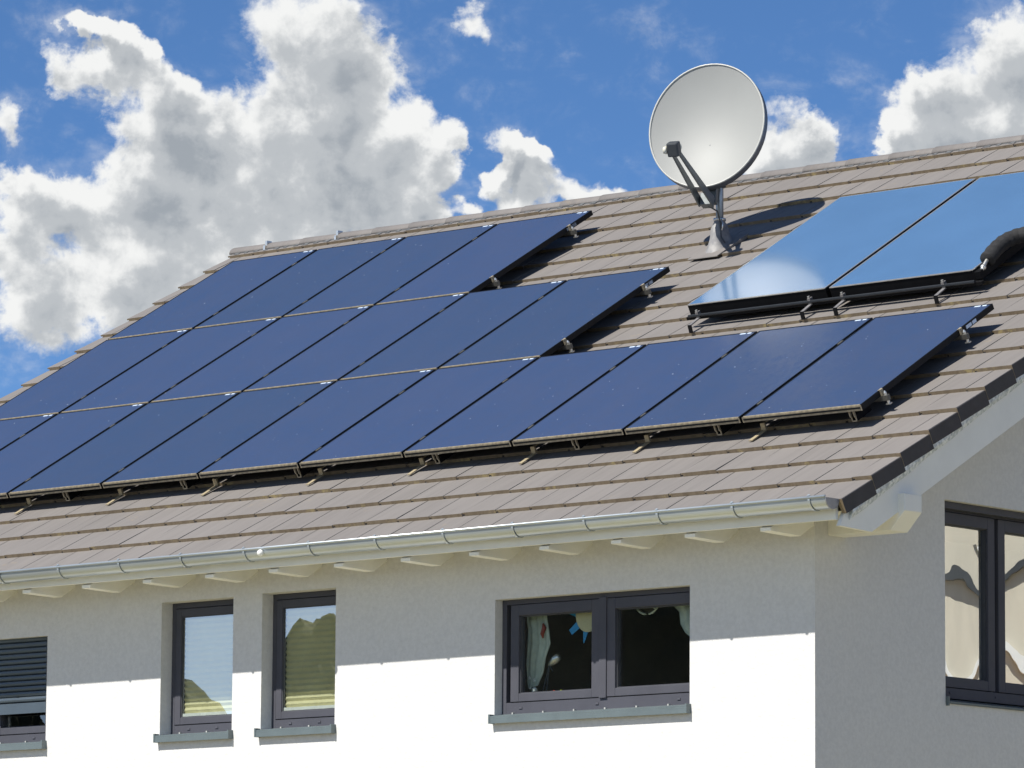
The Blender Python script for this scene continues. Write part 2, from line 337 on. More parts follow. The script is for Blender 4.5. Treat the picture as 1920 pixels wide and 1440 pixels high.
# ------------------------------------------------------------------ house
Yw, Xc, XL = -0.51, 0.0175, -10.2
HOFF = (-5.0, 5.0, -ZO)
house = tag(empty('house', (-5.0, 5.0, 0)), 'white stucco house with grey flat tiled gable roof covered in solar panels', 'house')
def hb(mb, name, m, parent=house, **kw):
    if parent is house: return mb.build(name, m, house, HOFF, **kw)
    return mb.build(name, m, parent, HOFF, **kw)
V_APEX = 5.935
y_ap = rp(0, V_APEX, HT-0.03).y
def under(y, h=-0.27):                              # z of the roof deck underside at y
    z = lambda yy: (yy + h*spn)/cp*spn + h*cp
    return z(y) if y <= y_ap else z(2*y_ap - y)
YB = 2*y_ap - Yw
OPEN = [(-7.75, -7.06, -1.94, -1.168), (-5.882, -5.165, -1.94, -0.993), (-4.882, -4.172, -1.94, -0.985), (-2.70, -1.010, -1.935, -1.154)]
def wall_grid(mb, u0, u1, z0, ztop, opens, pos, inward, depth=0.3, extra=()):
    us = sorted({u0, u1, *extra, *[o[0] for o in opens], *[o[1] for o in opens]}); zs = sorted({z0, *[o[2] for o in opens], *[o[3] for o in opens]})
    for i in range(len(us)-1):
        for j in range(len(zs)):
            a, b = us[i], us[i+1]; lo = zs[j]
            hi = (None if j == len(zs)-1 else zs[j+1])
            mu = (a+b)/2
            if any(o[0] < mu < o[1] and o[2] <= lo < o[3] - 1e-6 for o in opens): continue
            za, zb = (ztop(a), ztop(b)) if hi is None else (min(hi, ztop(a)), min(hi, ztop(b)))
            if (za+zb)/2 <= lo + 1e-4: continue
            mb.add([pos(a, lo, 0), pos(b, lo, 0), pos(b, zb, 0), pos(a, za, 0)], [(0, 1, 2, 3)])
    for a, b, lo, hi in opens:
        c = [(a, lo), (b, lo), (b, hi), (a, hi)]
        for k in range(4):
            p, q = c[k], c[(k+1) % 4]
            mb.add([pos(*p, 0), pos(*q, 0), pos(*q, depth), pos(*p, depth)], [(0, 1, 2, 3)])
w = MB()
wall_grid(w, XL, Xc, -ZO, lambda u: under(Yw), OPEN, lambda u, z, d: (u, Yw+d, z), None)
YST = next(y/1000 for y in range(-500, 900) if under(y/1000) >= -0.539)
GOP = [(0.883, 2.72, -1.885, -0.539)]
us = [(Yw, y_ap), (y_ap, YB)]
wall_grid(w, Yw, y_ap, -ZO, under, GOP, lambda u, z, d: (Xc-d, u, z), None, extra=(YST,))
wall_grid(w, y_ap, YB, -ZO, under, [], lambda u, z, d: (Xc-d, u, z), None)
wall_grid(w, Yw, y_ap, -ZO, under, [], lambda u, z, d: (XL+d, u, z), None)
wall_grid(w, y_ap, YB, -ZO, under, [], lambda u, z, d: (XL+d, u, z), None)
wall_grid(w, XL, Xc, -ZO, lambda u: under(YB), [], lambda u, z, d: (u, YB-d, z), None)
hb(w, 'wall', STUCCO)
# dark interior: ceiling, floor, partition
iw = MB(); iw.box(XL+0.32, Xc-0.32, Yw+0.32, 9.8, -0.66, -0.62); iw.box(XL+0.32, Xc-0.32, Yw+0.32, 9.8, -3.1, -3.0)
iw.box(XL+0.32, Xc-0.32, 3.0, 3.1, -3.0, -0.66); iw.box(-0.95, -0.85, Yw+0.32, 3.0, -3.0, -0.66); iw.box(-3.4, -3.3, Yw+0.32, 3.0, -3.0, -0.66)
iw.box(-6.6, -6.5, Yw+0.32, 3.0, -3.0, -0.66)
hb(iw, 'room_partition', ROOM)

# --- roof: individual courses of flat interlocking tiles, both slopes
GA = 0.3498; VX0, VX1 = -10.79, 0.605
def tiles(mb, tf, detail=True):
    for m in range(-3, 18):
        v0 = -0.187 + GA*m; off = 0.155 if (m % 2 == 0) else 0.005
        v1 = min(v0 + GA + 0.07, V_APEX)
        x = VX0
        xs = [VX0]; k = math.ceil((VX0 - off)/0.3 + 0.3)
        while off + 0.3*k < VX1 - 0.06: xs.append(off + 0.3*k); k += 1
        xs.append(VX1)
        for i in range(len(xs)-1):
            a, b = xs[i], xs[i+1]
            j = random.uniform(-0.0022, 0.0022); jv = random.uniform(-0.004, 0.004); tl = random.uniform(-0.0015, 0.0015)
            top0 = HT + j; top1 = HT - 0.026*(v1-v0)/GA*0.95
            bot0 = top0 - 0.025; bot1 = top1 - 0.022
            g = 0.0022
            lap = 0.020
            def q(x, v, h): return tf(x, v, h)
            vs = [q(a+lap, v0+jv, bot0), q(b-g, v0+jv, bot0), q(b-g, v1, bot1), q(a+lap, v1, bot1),
                  q(a+lap, v0+jv, top0), q(b-g, v0+jv, top0+tl), q(b-g, v1, top1), q(a+lap, v1, top1)]
            b0 = len(mb.v); mb.v += [tuple(p) for p in vs]
            for f, mi in (((4, 5, 6, 7), 0), ((0, 1, 5, 4), 1), ((1, 2, 6, 5), 0), ((3, 0, 4, 7), 0)):
                mb.f.append([b0+z for z in f]); mb.m.append(mi)
            # side lap strip, thinner: leaves the little dark notch under each joint
            vs = [q(a+g, v0+jv, top0-0.013), q(a+lap, v0+jv, top0-0.013), q(a+lap, v1, bot1), q(a+g, v1, bot1),
                  q(a+g, v0+jv, top0-0.0012), q(a+lap, v0+jv, top0-0.0004), q(a+lap, v1, top1), q(a+g, v1, top1-0.001)]
            b0 = len(mb.v); mb.v += [tuple(p) for p in vs]
            for f, mi in (((4, 5, 6, 7), 0), ((0, 1, 5, 4), 1), ((1, 2, 6, 5), 0), ((3, 0, 4, 7), 0)):
                mb.f.append([b0+z for z in f]); mb.m.append(mi)
rf = MB(); tiles(rf, rp)
mir = lambda x, v, h: (lambda p: Vector((p.x, 2*y_ap - p.y, p.z)))(rp(x, v, h))
tiles(rf, mir)
roof = hb(rf, 'roof', [TILE, TILEEDGE])
# fix the winding of the mirrored half is unnecessary: both sides are shaded alike
dk = MB()
dk.prism([rp(-10.76, -1.224, HT-0.036), rp(-10.76, -0.90, HT-0.062), rp(-10.76, -0.90, HT-0.075), rp(-10.76, V_APEX, HT-0.075), rp(-10.76, V_APEX, -0.262), rp(-10.76, -1.13, -0.262)], (11.33, 0, 0))
p_ = [mir(-10.76, -1.20, HT-0.075), mir(-10.76, V_APEX-0.06, HT-0.075), mir(-10.76, V_APEX-0.1, -0.262), mir(-10.76, -1.13, -0.262)]
dk.prism(p_, (11.33, 0, 0)); hb(dk, 'roof_deck', [DARKVOID])
# verge tiles: dark overlapping side faces, one per course, both gable ends
for m in range(-3, 17):
    v0 = -0.187 + GA*m
    vm = MB()
    vm.mat = 0
    vm.hexa([rp(VX1-0.012, v0-0.004, HT-0.098), rp(VX1+0.006, v0-0.004, HT-0.098), rp(VX1+0.006, v0+GA-0.008, HT-0.125), rp(VX1-0.012, v0+GA-0.008, HT-0.125),
             rp(VX1-0.012, v0-0.004, HT-0.001), rp(VX1+0.006, v0-0.004, HT-0.001), rp(VX1+0.006, v0+GA-0.008, HT-0.026), rp(VX1-0.012, v0+GA-0.008, HT-0.026)])
    vm.mat = 1
    vm.hexa([rp(VX1-0.028, v0-0.0065, HT-0.095), rp(VX1+0.007, v0-0.0065, HT-0.095), rp(VX1+0.007, v0-0.004, HT-0.095), rp(VX1-0.028, v0-0.004, HT-0.095),
             rp(VX1-0.028, v0-0.0065, HT), rp(VX1+0.007, v0-0.0065, HT), rp(VX1+0.007, v0-0.004, HT), rp(VX1-0.028, v0-0.004, HT)])
    hb(vm, 'verge_tile', [VERGE, TILEEDGE])
lv = MB(); lv.rbox(VX0-0.008, VX0+0.01, -1.2, V_APEX, HT-0.11, HT-0.035); hb(lv, 'verge_trim', VERGE)

# --- ridge tiles
apex = rp(0, V_APEX, HT)
rc = Vector((0, y_ap, apex.z - 0.060)); nseg = 27; sl = (VX1 - VX0 + 0.02)/nseg
for i in range(nseg):
    x0 = VX0 - 0.02 + sl*i; mb = MB(); n = 14
    def ring(x, r, t=0.0): return [(x, rc.y + (r)*math.cos(a)*1.12, rc.z + (r)*0.64*math.sin(a)) for a in [math.radians(-4 + 188*k/n) for k in range(n+1)]]
    ra, rb = 0.112, 0.103
    A = ring(x0, ra); B = ring(x0+sl+0.02, rb); A2 = ring(x0, ra-0.016); B2 = ring(x0+sl+0.02, rb-0.016)
    vs = A+B+A2+B2; k1 = n+1
    fs = [(k, k+1, k1+k+1, k1+k) for k in range(n)] + [(2*k1+k+1, 2*k1+k, 3*k1+k, 3*k1+k+1) for k in range(n)]
    fs += [(k+1, k, 2*k1+k, 2*k1+k+1) for k in range(n)] + [(0, k1, 3*k1, 2*k1), (n, 2*k1+n, 3*k1+n, k1+n)]
    mb.add(vs, fs); rt = hb(mb, 'ridge_tile', TILE, smooth=True)
    if i in (1, 3, 25):
        cm = MB(); cm.box(x0+0.0, x0+0.022, rc.y-0.135, rc.y-0.11, rc.z-0.01, rc.z+0.03); cm.box(x0, x0+0.022, rc.y-0.11, rc.y-0.05, rc.z+0.03, rc.z+0.075)
        cm.build('ridge_clip', ALU, rt, HOFF)
rv = MB()
for i in range(95):
    x = VX0 + 0.06 + i*0.12; w_ = random.uniform(0.03, 0.06)
    rv.rbox(x, x+w_, V_APEX-0.150-random.uniform(0, 0.012), V_APEX-0.10, HT-0.03, HT+0.002)
rv.rbox(VX0+0.02, VX1-0.02, V_APEX-0.135, V_APEX-0.05, HT-0.03, HT-0.002)
hb(rv, 'ridge_vent_strip', mat("grey_ridge_roll", (0.10, 0.105, 0.11), 0.8, var=0.3, vscale=12))

# --- gutter with brackets
def gz(x): return -0.7475 + 0.0028*x
def gutter_ring(x, r=0.068, n=16, lip=True):
    cy, cz = -1.068, gz(x) - 0.002
    pts = [(x, cy - r*math.cos(a), cz - r*math.sin(a)) for a in [math.pi*k/n for k in range(n+1)]]
    return pts
gm = MB(); n = 16; xs = [-10.85, -9, -7, -5, -3, -1, 0.585]
for rr, flip in ((0.068, 0), (0.0655, 1)):
    vs = [p for x in xs for p in gutter_ring(x, rr)]; fs = []
    for i in range(len(xs)-1):
        for k in range(n): fs.append((i*(n+1)+k, (i+1)*(n+1)+k, (i+1)*(n+1)+k+1, i*(n+1)+k+1))
    gm.add(vs, fs)
gut = hb(gm, 'gutter', ZINC, smooth=True)
bd = MB(); bd.tube([(x, -1.140, gz(x)+0.004) for x in (xs[0], xs[-1])], 0.0095, 10); bd.build('gutter_bead', ZINC, gut, HOFF, smooth=True)
ec = MB(); ec.prism([(0.583, p[1], p[2]) for p in gutter_ring(0.585, 0.070)], (0.008, 0, 0)); ec.build('gutter_end_cap', ZINCDARK, gut, HOFF)
for i in range(17):
    x = 0.451 - 0.6145*i - (0.06 if i == 0 else 0) + (0.06 if i == 0 else 0); b = MB()
    pts = [(x, -1.068 - 0.0725*math.cos(a), gz(x) - 0.0725*math.sin(a)) for a in [R(-18 + 150*k/10) for k in range(11)]]
    for k in range(10):
        p, q = pts[k], pts[k+1]
        s = lambda t, d: (t[0]+d, -1.068 + (t[1]+1.068)*1.0, t[2]); o = lambda t, d: (t[0]+d, -1.068 + (t[1]+1.068)*1.055, gz(x) + (t[2]-gz(x))*1.055)
        b.hexa([s(p, 0), s(p, 0.017), s(q, 0.017), s(q, 0), o(p, 0), o(p, 0.017), o(q, 0.017), o(q, 0)])
    b.box(x, x+0.017, -1.15, -0.99, gz(x)+0.012, gz(x)+0.017)
    b.build('gutter_bracket', ZINC, gut, HOFF)
kb = MB(); 
for (lat0, lat1) in [(a*30-90, a*30-60) for a in range(6)]:
    pass
kn = [( -4.285 + 0.024*math.cos(R(la))*math.cos(R(lo)), -1.150 + 0.024*math.cos(R(la))*math.sin(R(lo)), gz(-4.28)-0.030 + 0.024*math.sin(R(la))) for la in range(-90, 91, 30) for lo in range(0, 360, 36)]
kb.add(kn, [(i*10+k, i*10+(k+1) % 10, (i+1)*10+(k+1) % 10, (i+1)*10+k) for i in range(6) for k in range(10)])
kb.build('gutter_knob', BLINDRAIL, gut, HOFF, smooth=True)

# --- fascia, soffit, rafters, barge board, purlin
fa = MB(); fa.box(-10.72, 0.548, -0.982, -0.957, -0.872, -0.775); hb(fa, 'fascia', WHITEPAINT)
so = MB(); so.rbox(-10.72, 0.546, -1.16, -0.2, -0.288, -0.264)
so.rbox(0.02, 0.546, -0.2, V_APEX-0.1, -0.288, -0.264); hb(so, 'soffit', WHITEPAINT)
def zu(y, h): return (y + h*spn)/cp*spn + h*cp
for i in range(17):
    x = -6.861 - 0.617*5 + 0.617*i
    if x > 0.5: break
    r = MB(); r.prism([(x, -0.956, -0.905), (x, -0.645, -0.912), (x, -0.30, zu(-0.30, -0.462)), (x, -0.30, zu(-0.30, -0.289)), (x, -0.956, zu(-0.956, -0.289))], (0.085, 0, 0))
    hb(r, 'rafter', WHITEPAINT, bevel=0.003)
bb = MB()
def bz(y): return zu(y, -0.278)+0.02
poly = [(0.549, -0.978, -0.912), (0.549, -0.649, -0.924), (0.549, -0.257, -0.712), (0.549, 1.041, -0.005), (0.549, y_ap, 0.005+(y_ap-1.06)*spn/cp),
        (0.549, y_ap, zu(y_ap, HT-0.12)), (0.549, -0.86, zu(-0.86, HT-0.12)), (0.549, -0.915, -0.80)]
bb.prism(poly, (0.028, 0, 0))
bb.prism([(x, 2*y_ap-y, z) for x, y, z in poly][::-1], (0.028, 0, 0))
barge = hb(bb, 'barge_board', WHITEPAINT)
fl = MB(); L_ = 40
prev = None; vs = []; fs = []
for k in range(L_+1):
    y = -0.885 + (y_ap+0.885)*k/L_
    zt = zu(y, HT-0.092); j = random.uniform(-0.004, 0.004); j2 = random.uniform(-0.006, 0.006)
    vs += [(0.609, y, zt), (0.607+j, y, zt-0.036+j), (0.590, y, zt-0.076+j2), (0.5785, y, zt-0.080+j2), (0.5785, y, zt)]
for k in range(L_):
    for c in range(4): fs.append((k*5+c, (k+1)*5+c, (k+1)*5+c+1, k*5+c+1))
    fs.append((k*5+4, (k+1)*5+4, (k+1)*5, k*5))
fs.append((0, 1, 2, 3, 4))
fl.add(vs, fs); fl.build('flashing', FLASH, barge, HOFF)
pu = MB(); pu.prism([(0.0, -0.372, -0.885), (0.515, -0.372, -0.885), (0.628, -0.372, -0.765), (0.628, -0.372, -0.655), (0.0, -0.372, -0.655)], (0, 0.182, 0)); hb(pu, 'purlin', WHITEPAINT, bevel=0.003)

# --- windows
def bars(mb, u0, u1, z0, z1, w, d0, d1, P, wb=None, wt=None):
    wb = wb or w; wt = wt or w
    def bx(a, b, c, d):
        mb.hexa([P(a, c, d0), P(b, c, d0), P(b, c, d1), P(a, c, d1), P(a, d, d0), P(b, d, d0), P(b, d, d1), P(a, d, d1)])
    bx(u0, u0+w, z0, z1); bx(u1-w, u1, z0, z1); bx(u0+w, u1-w, z0, z0+wb); bx(u0+w, u1-w, z1-wt, z1)
def window(P, u0, u1, z0, z1, rec, sashes, glass, fw=0.042, sw=0.055, fb=0.062, sb=0.050, blind=False, sillx=None, bulge=0.0, pd=0.034, caps=(), hid=0.06, side=1, ft=0.04, slim_hidden=False):
    """P(u, z, d): u along the wall, d depth behind the wall face"""
    U0, U1 = u0-0.006, u1+hid
    f = MB(); bars(f, U0, U1, z0, z1+0.03, fw, rec, rec+0.07, P, wb=fb, wt=ft+0.03)
    fr = hb(f, 'window', ANTHRA, bevel=0.002)
    for i, (a, b) in enumerate(sashes):
        s = MB(); zz0, zz1 = z0+fb+0.004, z1-ft-0.004
        bars(s, a, b, zz0, zz1, sw, rec-0.006, rec+0.05, P, wb=sb, wt=sw)
        so_ = s.build('sash', ANTHRA, fr, HOFF, bevel=0.003)
        gk = MB(); bars(gk, a+sw-0.001, b-sw+0.001, zz0+sb-0.001, zz1-sw+0.001, 0.008, rec+pd-0.022 if not blind else rec+0.002, rec+0.049, P)
        gk.build('glazing_bead', REVEALM, fr, HOFF)
        pn = MB(); N = 12 if bulge else 1; vs = []
        ga, gb, g0, g1 = a+sw, b-sw, zz0+sb, zz1-sw
        for iy in range(N+1):
            for ix in range(N+1):
                s_, t_ = ix/N, iy/N
                dz = bulge*(1-(2*s_-1)**2)*(1-(2*t_-1)**2)
                vs.append(P(ga+(gb-ga)*s_, g0+(g1-g0)*t_, rec+pd+dz))
        pn.add(vs, [(iy*(N+1)+ix, iy*(N+1)+ix+1, (iy+1)*(N+1)+ix+1, (iy+1)*(N+1)+ix) for iy in range(N) for ix in range(N)])
        pn.build('pane', glass, fr, HOFF, smooth=bool(bulge))
        if blind:
            bq = pd + 0.016
            b_ = MB(); nn = 36; H = (g1+0.02) - (g0+0.012)
            for k in range(nn):
                za = g0+0.012+H*k/nn; zc = za+H/nn
                zig = 0.016 if k % 2 else -0.0
                b_.add([P(ga-0.01, za, rec+bq+(0.012 if k % 2 else 0)), P(gb+0.01, za, rec+bq+(0.012 if k % 2 else 0)), P(gb+0.01, zc, rec+bq+(0 if k % 2 else 0.012)), P(ga-0.01, zc, rec+bq+(0 if k % 2 else 0.012))], [(0, 1, 2, 3)])
            b_.build('pleated_blind', BLIND, fr, HOFF)
            b2 = MB(); b2.hexa([P(ga-0.005, g0-0.004, rec+bq-0.013), P(gb+0.01, g0-0.004, rec+bq-0.013), P(gb+0.01, g0-0.004, rec+bq+0.012), P(ga-0.005, g0-0.004, rec+bq+0.012),
                                P(ga-0.005, g0+0.030, rec+bq-0.013), P(gb+0.01, g0+0.030, rec+bq-0.013), P(gb+0.01, g0+0.030, rec+bq+0.012), P(ga-0.005, g0+0.030, rec+bq+0.012)])
            b2.build('blind_rail', BLINDRAIL, fr, HOFF)
    for cxp in caps:
        c = MB(); zc = z0+fb*0.52
        c.hexa([P(cxp-0.014, zc-0.006, rec-0.006), P(cxp+0.014, zc-0.006, rec-0.006), P(cxp+0.014, zc-0.006, rec+0.002), P(cxp-0.014, zc-0.006, rec+0.002),
                P(cxp-0.012, zc+0.007, rec-0.004), P(cxp+0.012, zc+0.007, rec-0.004), P(cxp+0.012, zc+0.007, rec+0.002), P(cxp-0.012, zc+0.007, rec+0.002)])
        c.build('drain_cap', ANTHRA, fr, HOFF)
    if sillx:
        s = MB(); a, b, zs = sillx; pr = 0.045
        s.hexa([P(a, zs-0.012, -pr), P(b, zs-0.012, -pr), P(b, z0-0.010, rec+0.01), P(a, z0-0.010, rec+0.01), P(a, zs, -pr), P(b, zs, -pr), P(b, z0+0.004, rec+0.01), P(a, z0+0.004, rec+0.01)])
        s.hexa([P(a, zs-0.050, -pr), P(b, zs-0.050, -pr), P(b, zs-0.050, -pr+0.006), P(a, zs-0.050, -pr+0.006), P(a, zs-0.0125, -pr), P(b, zs-0.0125, -pr), P(b, zs-0.0125, -pr+0.006), P(a, zs-0.0125, -pr+0.006)])
        for e0, e1 in ((a-0.014, a-0.0005), (b+0.0005, b+0.014)):
            s.hexa([P(e0, zs-0.05, -pr-0.003), P(e1, zs-0.05, -pr-0.003), P(e1, zs-0.05, 0.02), P(e0, zs-0.05, 0.02), P(e0, zs+0.012, -pr-0.003), P(e1, zs+0.012, -pr-0.003), P(e1, zs+0.012, 0.02), P(e0, zs+0.012, 0.02)])
        s.build('sill', SILLM, fr, HOFF)
        zz = z0 - 0.004
        u = a+0.12
        while u < b-0.03:
            k = MB(); k.hexa([P(u-0.006, zz, rec-0.03), P(u+0.006, zz, rec-0.03), P(u+0.006, zz, rec-0.01), P(u-0.006, zz, rec-0.01), P(u-0.006, zz+0.014, rec-0.03), P(u+0.006, zz+0.014, rec-0.03), P(u+0.006, zz+0.014, rec-0.01), P(u-0.006, zz+0.014, rec-0.01)])
            k.build('sill_clip', CLIPM, fr, HOFF)
            u += 0.27
    return fr
PF = lambda u, z, d: (u, Yw+d, z)
PG = lambda u, z, d: (Xc-d, u, z)
def lab(o, s): o['label'] = s
a = window(PF, -5.882, -5.165, -1.93, -0.993, 0.110, [(-5.840, -5.13)], GLASS, blind=True, pd=0.010, sillx=(-5.885, -5.165, -1.945), caps=(-5.70, -5.42)); lab(a, 'narrow window with yellow pleated blind, left of the pair')
a = window(PF, -4.882, -4.172, -1.93, -0.985, 0.110, [(-4.840, -4.13)], GLASS, blind=True, pd=0.010, sillx=(-4.885, -4.172, -1.945), caps=(-4.70, -4.42)); lab(a, 'narrow window with yellow pleated blind, right of the pair')
a = window(PF, -2.700, -1.010, -1.925, -1.154, 0.075, [(-2.620, -1.835), (-1.775, -0.99)], GLASSD, fw=0.045, sw=0.072, fb=0.078, sb=0.055, ft=0.034, sillx=(-2.70, -1.012, -1.940), caps=(-2.53, -1.86, -1.16), hid=0.04); lab(a, 'wide two-sash window with a paper sun hanging inside')
mu = MB(); mu.box(-1.836, -1.774, Yw+0.060, Yw+0.13, -1.85, -1.185); mu.build('mullion', ANTHRA, a, HOFF, bevel=0.002)
a = window(PF, -7.75, -7.06, -1.93, -1.168, 0.110, [(-7.71, -7.03)], GLASSD, sillx=(-7.75, -7.062, -1.945), caps=(-7.30,), ft=0.03); lab(a, 'window with its grey roller shutter most of the way down')
sh = MB(); z = -1.168
nsl = 12
for k in range(nsl):
    za = -1.16 - k*0.0400; pf = [(0.052, 0), (0.043, -0.006), (0.040, -0.019), (0.044, -0.031), (0.054, -0.037), (0.060, -0.037), (0.060, 0)]
    sh.prism([(-7.75, Yw+d, za+dz) for d, dz in pf], (0.686, 0, 0))
sh.box(-7.75, -7.064, Yw+0.040, Yw+0.062, -1.722, -1.645)
sh.build('roller_shutter', SHUTTER, a, HOFF)
gr = MB(); gr.box(-7.098, -7.062, Yw+0.03, Yw+0.07, -1.93, -1.168); gr.build('shutter_guide', ANTHRA, a, HOFF)
a = window(PG, 0.883, 2.72, -1.835, -0.539, 0.120, [(0.93, 1.600), (1.640, 2.70)], GLASSG, fw=0.045, sw=0.078, fb=0.070, sb=0.065, ft=0.055, bulge=0.006, caps=(0.98+0.12, 1.615)); lab(a, 'gable window with wavy reflections of a sunlit house')
gd = MB(); gd.box(Xc-0.095, Xc-0.05, 0.885, 2.718, -0.585, -0.540); gd.build('shutter_box', ANTHRA, a, HOFF)
ws = MB(); ws.hexa([PG(0.90, -1.885, -0.02), PG(2.70, -1.885, -0.02), PG(2.70, -1.86, 0.12), PG(0.90, -1.86, 0.12), PG(0.90, -1.872, -0.02), PG(2.70, -1.872, -0.02), PG(2.70, -1.845, 0.12), PG(0.90, -1.845, 0.12)])
ws.box(Xc-0.03, Xc+0.022, 0.886, 0.90, -1.90, -1.84); ws.build('sill', SILLM, a, HOFF)

# ------------------------------------------------------------------ things inside the wide window
YI = -0.30
def inside(name, mb, m, label, cat, off, **kw):
    o = mb.build(name, m, None, off, **kw); o.location = (off[0], off[1], off[2]+ZO); return tag(o, label, cat)
PALE = mat("pale_green_cloth", (0.50, 0.55, 0.47), 0.9, var=0.12, vscale=20)
def cloth(edge_l, edge_r, y, folds=6, amp=0.012):
    mb = MB(); N = 14; rows = []
    for (xl, z), (xr, z2) in zip(edge_l, edge_r):
        rows.append([(xl+(xr-xl)*k/N, y+amp*math.sin(k/N*folds*math.pi), z+(z2-z)*k/N) for k in range(N+1)])
    vs = [p for r_ in rows for p in r_] + [(p[0], p[1]+0.004, p[2]) for r_ in rows for p in r_]; n1 = N+1; tot = len(rows)*n1
    fs = []
    for i in range(len(rows)-1):
        for k in range(N):
            fs.append((i*n1+k, i*n1+k+1, (i+1)*n1+k+1, (i+1)*n1+k)); fs.append((tot+i*n1+k+1, tot+i*n1+k, tot+(i+1)*n1+k, tot+(i+1)*n1+k+1))
    mb.add(vs, fs); return mb
c = cloth([(-2.60, -1.20), (-2.60, -1.28), (-2.585, -1.35), (-2.59, -1.45), (-2.60, -1.58), (-2.59, -1.70), (-2.58, -1.74)], [(-2.42, -1.20), (-2.42, -1.28), (-2.405, -1.35), (-2.39, -1.45), (-2.43, -1.54), (-2.45, -1.64), (-2.50, -1.73)], -0.30)
inside('curtain', c, PALE, 'pale green curtain hanging at the left edge inside the wide window', 'curtain', (-2.5, -0.3, -1.74), smooth=True)
c = cloth([(-1.34, -1.20), (-1.33, -1.25), (-1.27, -1.30), (-1.26, -1.38), (-1.22, -1.44), (-1.17, -1.475)], [(-1.0, -1.2), (-1.0, -1.25), (-1.0, -1.30), (-1.0, -1.38), (-1.0, -1.44), (-1.0, -1.48)], -0.30)
inside('curtain', c, PALE, 'pale gathered curtain at the upper right inside the wide window', 'curtain', (-1.2, -0.3, -1.48), smooth=True)
# paper sun with blue rays
su = tag(empty('paper_sun', (-2.03, -0.335, -1.30+ZO)), 'beige paper sun with blue rays hanging inside the left sash', 'window decoration')
d = MB(); n = 32; d.prism([(0.105*math.cos(2*math.pi*k/n), 0, 0.02+0.115*math.sin(2*math.pi*k/n)) for k in range(n)], (0, 0.004, 0)); d.build('disc', mat("beige_paper", (0.62, 0.56, 0.34), 0.8, var=0.03), su)
BLUEP = mat("blue_paper", (0.04, 0.30, 0.62), 0.7, var=0.05)
for an in (215, 258, 172, 300, 340):
    d = MB(); ca, sa = math.cos(R(an)), math.sin(R(an)); w_ = 0.026
    r_a, r_b = 0.095, 0.19
    pts = [(ca*r_a - sa*w_, 0.005, 0.02+sa*r_a + ca*w_), (ca*r_a + sa*w_, 0.005, 0.02+sa*r_a - ca*w_), (ca*r_b + sa*w_*(0.8 if an == 215 else 0.1), 0.005, 0.02+sa*r_b - ca*w_*(0.8 if an == 215 else 0.1)), (ca*r_b - sa*w_*(0.8 if an == 215 else 0.1), 0.005, 0.02+sa*r_b + ca*w_*(0.8 if an == 215 else 0.1))]
    d.prism(pts, (0, 0.003, 0)); d.build('ray', BLUEP, su)
# desk lamp with silver head on two thin legs
dl = tag(empty('desk_lamp', (-2.43, -0.30, -1.86+ZO)), 'small silver desk lamp on thin black legs inside the left sash', 'lamp')
d = MB(); d.tube([(0.03, 0, 0.262), (0.05, 0, 0.275), (0.085, 0, 0.300), (0.115, 0, 0.318), (0.125, 0, 0.322)], [0.008, 0.020, 0.030, 0.024, 0.010], 12); d.build('lamp_head', ALU, dl, smooth=True)
d = MB(); d.tube([(-0.05, 0, 0), (0.035, 0, 0.268)], 0.006, 8); d.tube([(-0.01, 0.01, 0), (0.035, 0, 0.268)], 0.006, 8); d.tube([(0.035, 0, 0.268), (0.065, 0, 0.222)], 0.005, 8)
d.box(-0.07, 0.02, -0.03, 0.04, 0.0, 0.012); d.build('lamp_stand', LNBM, dl)
# white flowers, toys, round lamp, red ornament
fv = tag(empty('flowers', (-2.545, -0.30, -1.83+ZO)), 'small bunch of white flowers at the lower left of the wide window', 'flowers')
for (x, z, r_) in ((-0.022, 0.155, 0.016), (0.020, 0.140, 0.014), (0.018, 0.075, 0.022), (-0.02, 0.09, 0.010)):
    d = MB(); d.tube([(x, 0, z-r_), (x, 0, z-r_*0.5), (x, 0, z+r_*0.3), (x, 0, z+r_*0.9)], [r_*0.3, r_, r_*0.9, r_*0.3], 8); d.build('blossom', BLINDRAIL, fv, smooth=True)
    d = MB(); d.tube([(x*0.3, 0.005, 0), (x, 0.005, z-r_)], 0.003, 6); d.build('stem', mat("stem_green", (0.05, 0.1, 0.03), 0.7, var=0.1), fv)
for (x, c1, nm, lb) in ((-2.345, (0.75, 0.10, 0.05), 'toy', 'red and yellow toy block on the sill inside the left sash'), (-2.282, (0.5, 0.55, 0.05), 'toy', 'yellow green toy block on the sill inside the left sash')):
    t0 = tag(empty(nm, (x, -0.31, -1.835+ZO)), lb, 'toy')
    d = MB(); d.box(-0.018, 0.018, -0.015, 0.015, 0, 0.050); d.build('block_base', mat("toy_yellow", (0.7, 0.5, 0.05), 0.5, var=0.05), t0, bevel=0.004)
    d = MB(); d.tube([(0, 0, 0.0505), (0, 0, 0.062), (0, 0, 0.068)], [0.015, 0.013, 0.004], 10); d.build('block_top', mat("toy_top", c1, 0.5, var=0.05), t0, smooth=True)
rg = tag(empty('round_lamp', (-1.545, -0.30, -1.235+ZO)), 'round lamp with a pale rim hanging inside the right sash', 'lamp')
d = MB(); N = 28; pts = [(0.10*math.cos(2*math.pi*k/N), 0, 0.02+0.085*math.sin(2*math.pi*k/N)) for k in range(N+1)]; d.tube(pts, 0.008, 8, cap=False); d.build('rim', PALE, rg, smooth=True)
d = MB(); d.prism([(0.088*math.cos(2*math.pi*k/N), 0.012, 0.02+0.074*math.sin(2*math.pi*k/N)) for k in range(N)], (0, 0.01, 0)); d.build('shade', mat("brown_shade", (0.09, 0.08, 0.05), 0.6, var=0.3, vscale=20), rg)
